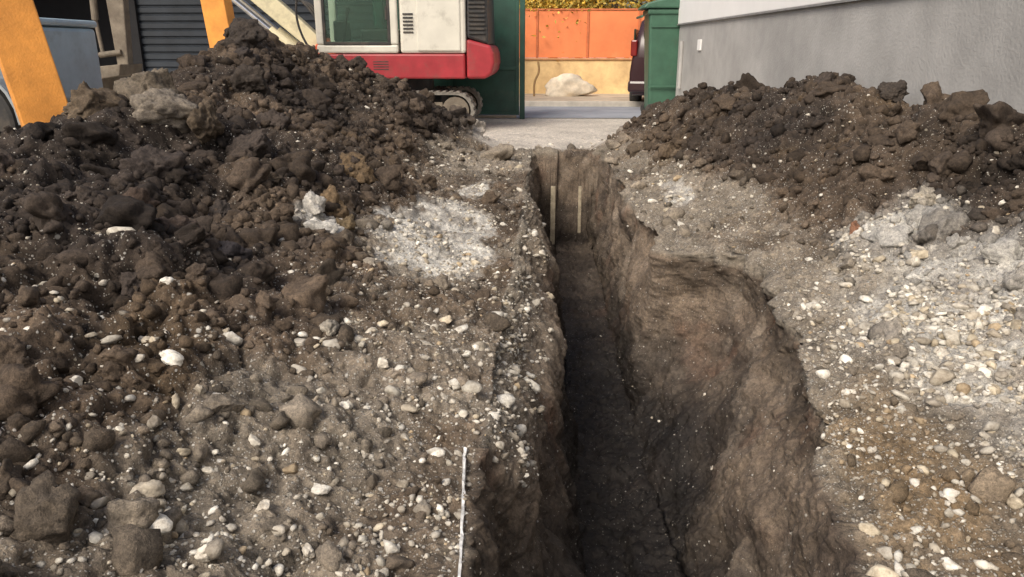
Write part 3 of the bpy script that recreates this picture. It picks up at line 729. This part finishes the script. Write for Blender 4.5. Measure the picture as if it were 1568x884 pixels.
bm=bmesh.new(); bbox(bm,(.12,9.62,-1.1),(.18,9.67,-.35)); obj('wooden_stake',bm,Mpost,None,.006)
bm=bmesh.new(); bbox(bm,(.47,9.64,-.95),(.51,9.69,-.35)); obj('wooden_stake.001',bm,Mpost,None,.006)
bm=bmesh.new()
n=60
rows=[]
jj=np.random.default_rng(5).normal(0,1,(n+1,3))
gzs=np.array([max(gz(-.27,.9+1.38*k/n),gz(-.24,.9+1.38*k/n)) for k in range(n+1)])
gzs=np.convolve(np.pad(gzs,6,mode='edge'),np.ones(13)/13,'valid')
for k in range(n+1):
    yv=.9+1.38*k/n; xx=-.140-.105*(k/n)+.001*jj[k,0]
    z1=gzs[k]+.014+.003*jj[k,1]
    w_=.004+.0016*jj[k,2]
    rows.append([bm.verts.new(p) for p in ((xx-.005,yv,z1-.15),(xx+w_,yv,z1-.15),(xx+w_,yv,z1),(xx-.004,yv,z1+.003))])
for a,b in zip(rows[:-1],rows[1:]):
    for k in range(4): bm.faces.new((a[k],a[(k+1)%4],b[(k+1)%4],b[k]))
bm.faces.new(rows[0]); bm.faces.new(rows[-1][::-1])
obj('white_edging_strip',bm,Mstrip)

# ------------------------------------------------------------------ autumn trees
mleaf,nt,b=newmat('autumn_leaves')
at=N(nt,'ShaderNodeAttribute',attribute_name='Col'); nt.links.new(at.outputs['Color'],b.inputs['Base Color']); b.inputs['Roughness'].default_value=.6
Mbark=simple('bark',(.09,.07,.05),.9,bump=.5)
def tree(x,y,h,seed):
    r=np.random.default_rng(seed); e=empty('autumn_tree',(x,y,0))
    bm=bmesh.new(); cylbm(bm,(0,0,0),(.1,0,h*.55),.16,10,.08)
    cl=[]
    for k in range(14):
        a=r.uniform(0,6.28); z=h*r.uniform(.18,.6); L_=r.uniform(1,2.3); tip=(math.cos(a)*L_,math.sin(a)*L_,z+r.uniform(.2,1.8))
        cylbm(bm,(0.05,0,z),tip,.05,6,.012); cl.append(tip); cl.append(tuple(.6*v+.4*w for v,w in zip(tip,(0,0,z))))
    cl.append((0,0,h*.9)); obj('trunk',bm,Mbark,e)
    n=9000; c=np.array(cl)[r.integers(0,len(cl),n)]; p=c+r.normal(0,.42,(n,3)); p[:,2]=np.clip(p[:,2],.6,None)
    s=r.uniform(.035,.07,n)[:,None]; d1=r.normal(size=(n,3)); d1/=np.linalg.norm(d1,axis=1)[:,None]; d2=np.cross(d1,r.normal(size=(n,3))); d2/=np.linalg.norm(d2,axis=1)[:,None]
    v=np.stack([p-d1*s,p+d2*s*.6,p+d1*s,p-d2*s*.6],1).reshape(-1,3)
    me=bpy.data.meshes.new('foliage'); me.from_pydata(v.tolist(),[],np.arange(n*4).reshape(-1,4).tolist())
    pal=np.array([(.85,.56,.08),(.72,.44,.05),(.38,.33,.06),(.92,.68,.15)]); cc=np.repeat(pal[r.integers(0,4,n)]*r.uniform(.6,1.1,(n,1)),4,0)
    setcol(me,cc); me.materials.append(mleaf); o=bpy.data.objects.new('foliage',me); S.collection.objects.link(o); o.parent=e
for k,(x,y,h) in enumerate(((-1.6,24.3,5.5),(.3,25.2,6),(2.0,24.0,5.2),(3.6,24.8,6),(5.6,25.5,6.5),(-4,26,6.5),(1.2,27.5,7))): tree(x,y,h,50+k)

# ------------------------------------------------------------------ light (soft, thin overcast)
EL=math.radians(44); AZ=math.radians(212)
w=bpy.data.worlds.new('World'); S.world=w; w.use_nodes=True
nt=w.node_tree; bg=nt.nodes['Background']
sky=nt.nodes.new('ShaderNodeTexSky'); sky.sky_type='NISHITA'; sky.sun_disc=False; sky.sun_elevation=EL; sky.sun_rotation=AZ; sky.dust_density=5; sky.ozone_density=.5
nt.links.new(sky.outputs[0],bg.inputs[0]); bg.inputs[1].default_value=.15
sl=bpy.data.lights.new('sun','SUN'); sl.energy=2.6; sl.angle=math.radians(24); sl.color=(1,.93,.82)
so=bpy.data.objects.new('sun',sl); S.collection.objects.link(so)
sv=Vector((math.sin(AZ)*math.cos(EL),math.cos(AZ)*math.cos(EL),math.sin(EL)))
so.rotation_euler=sv.to_track_quat('Z','Y').to_euler()
cd=bpy.data.cameras.new('camera'); cam=bpy.data.objects.new('camera',cd); S.collection.objects.link(cam)
cd.sensor_width=36; cd.lens=27.0; cd.clip_end=2000; cd.clip_start=.05
cam.location=(0,0,1.3); cam.rotation_euler=(math.radians(90-17.3),0,math.radians(2.2))
S.camera=cam
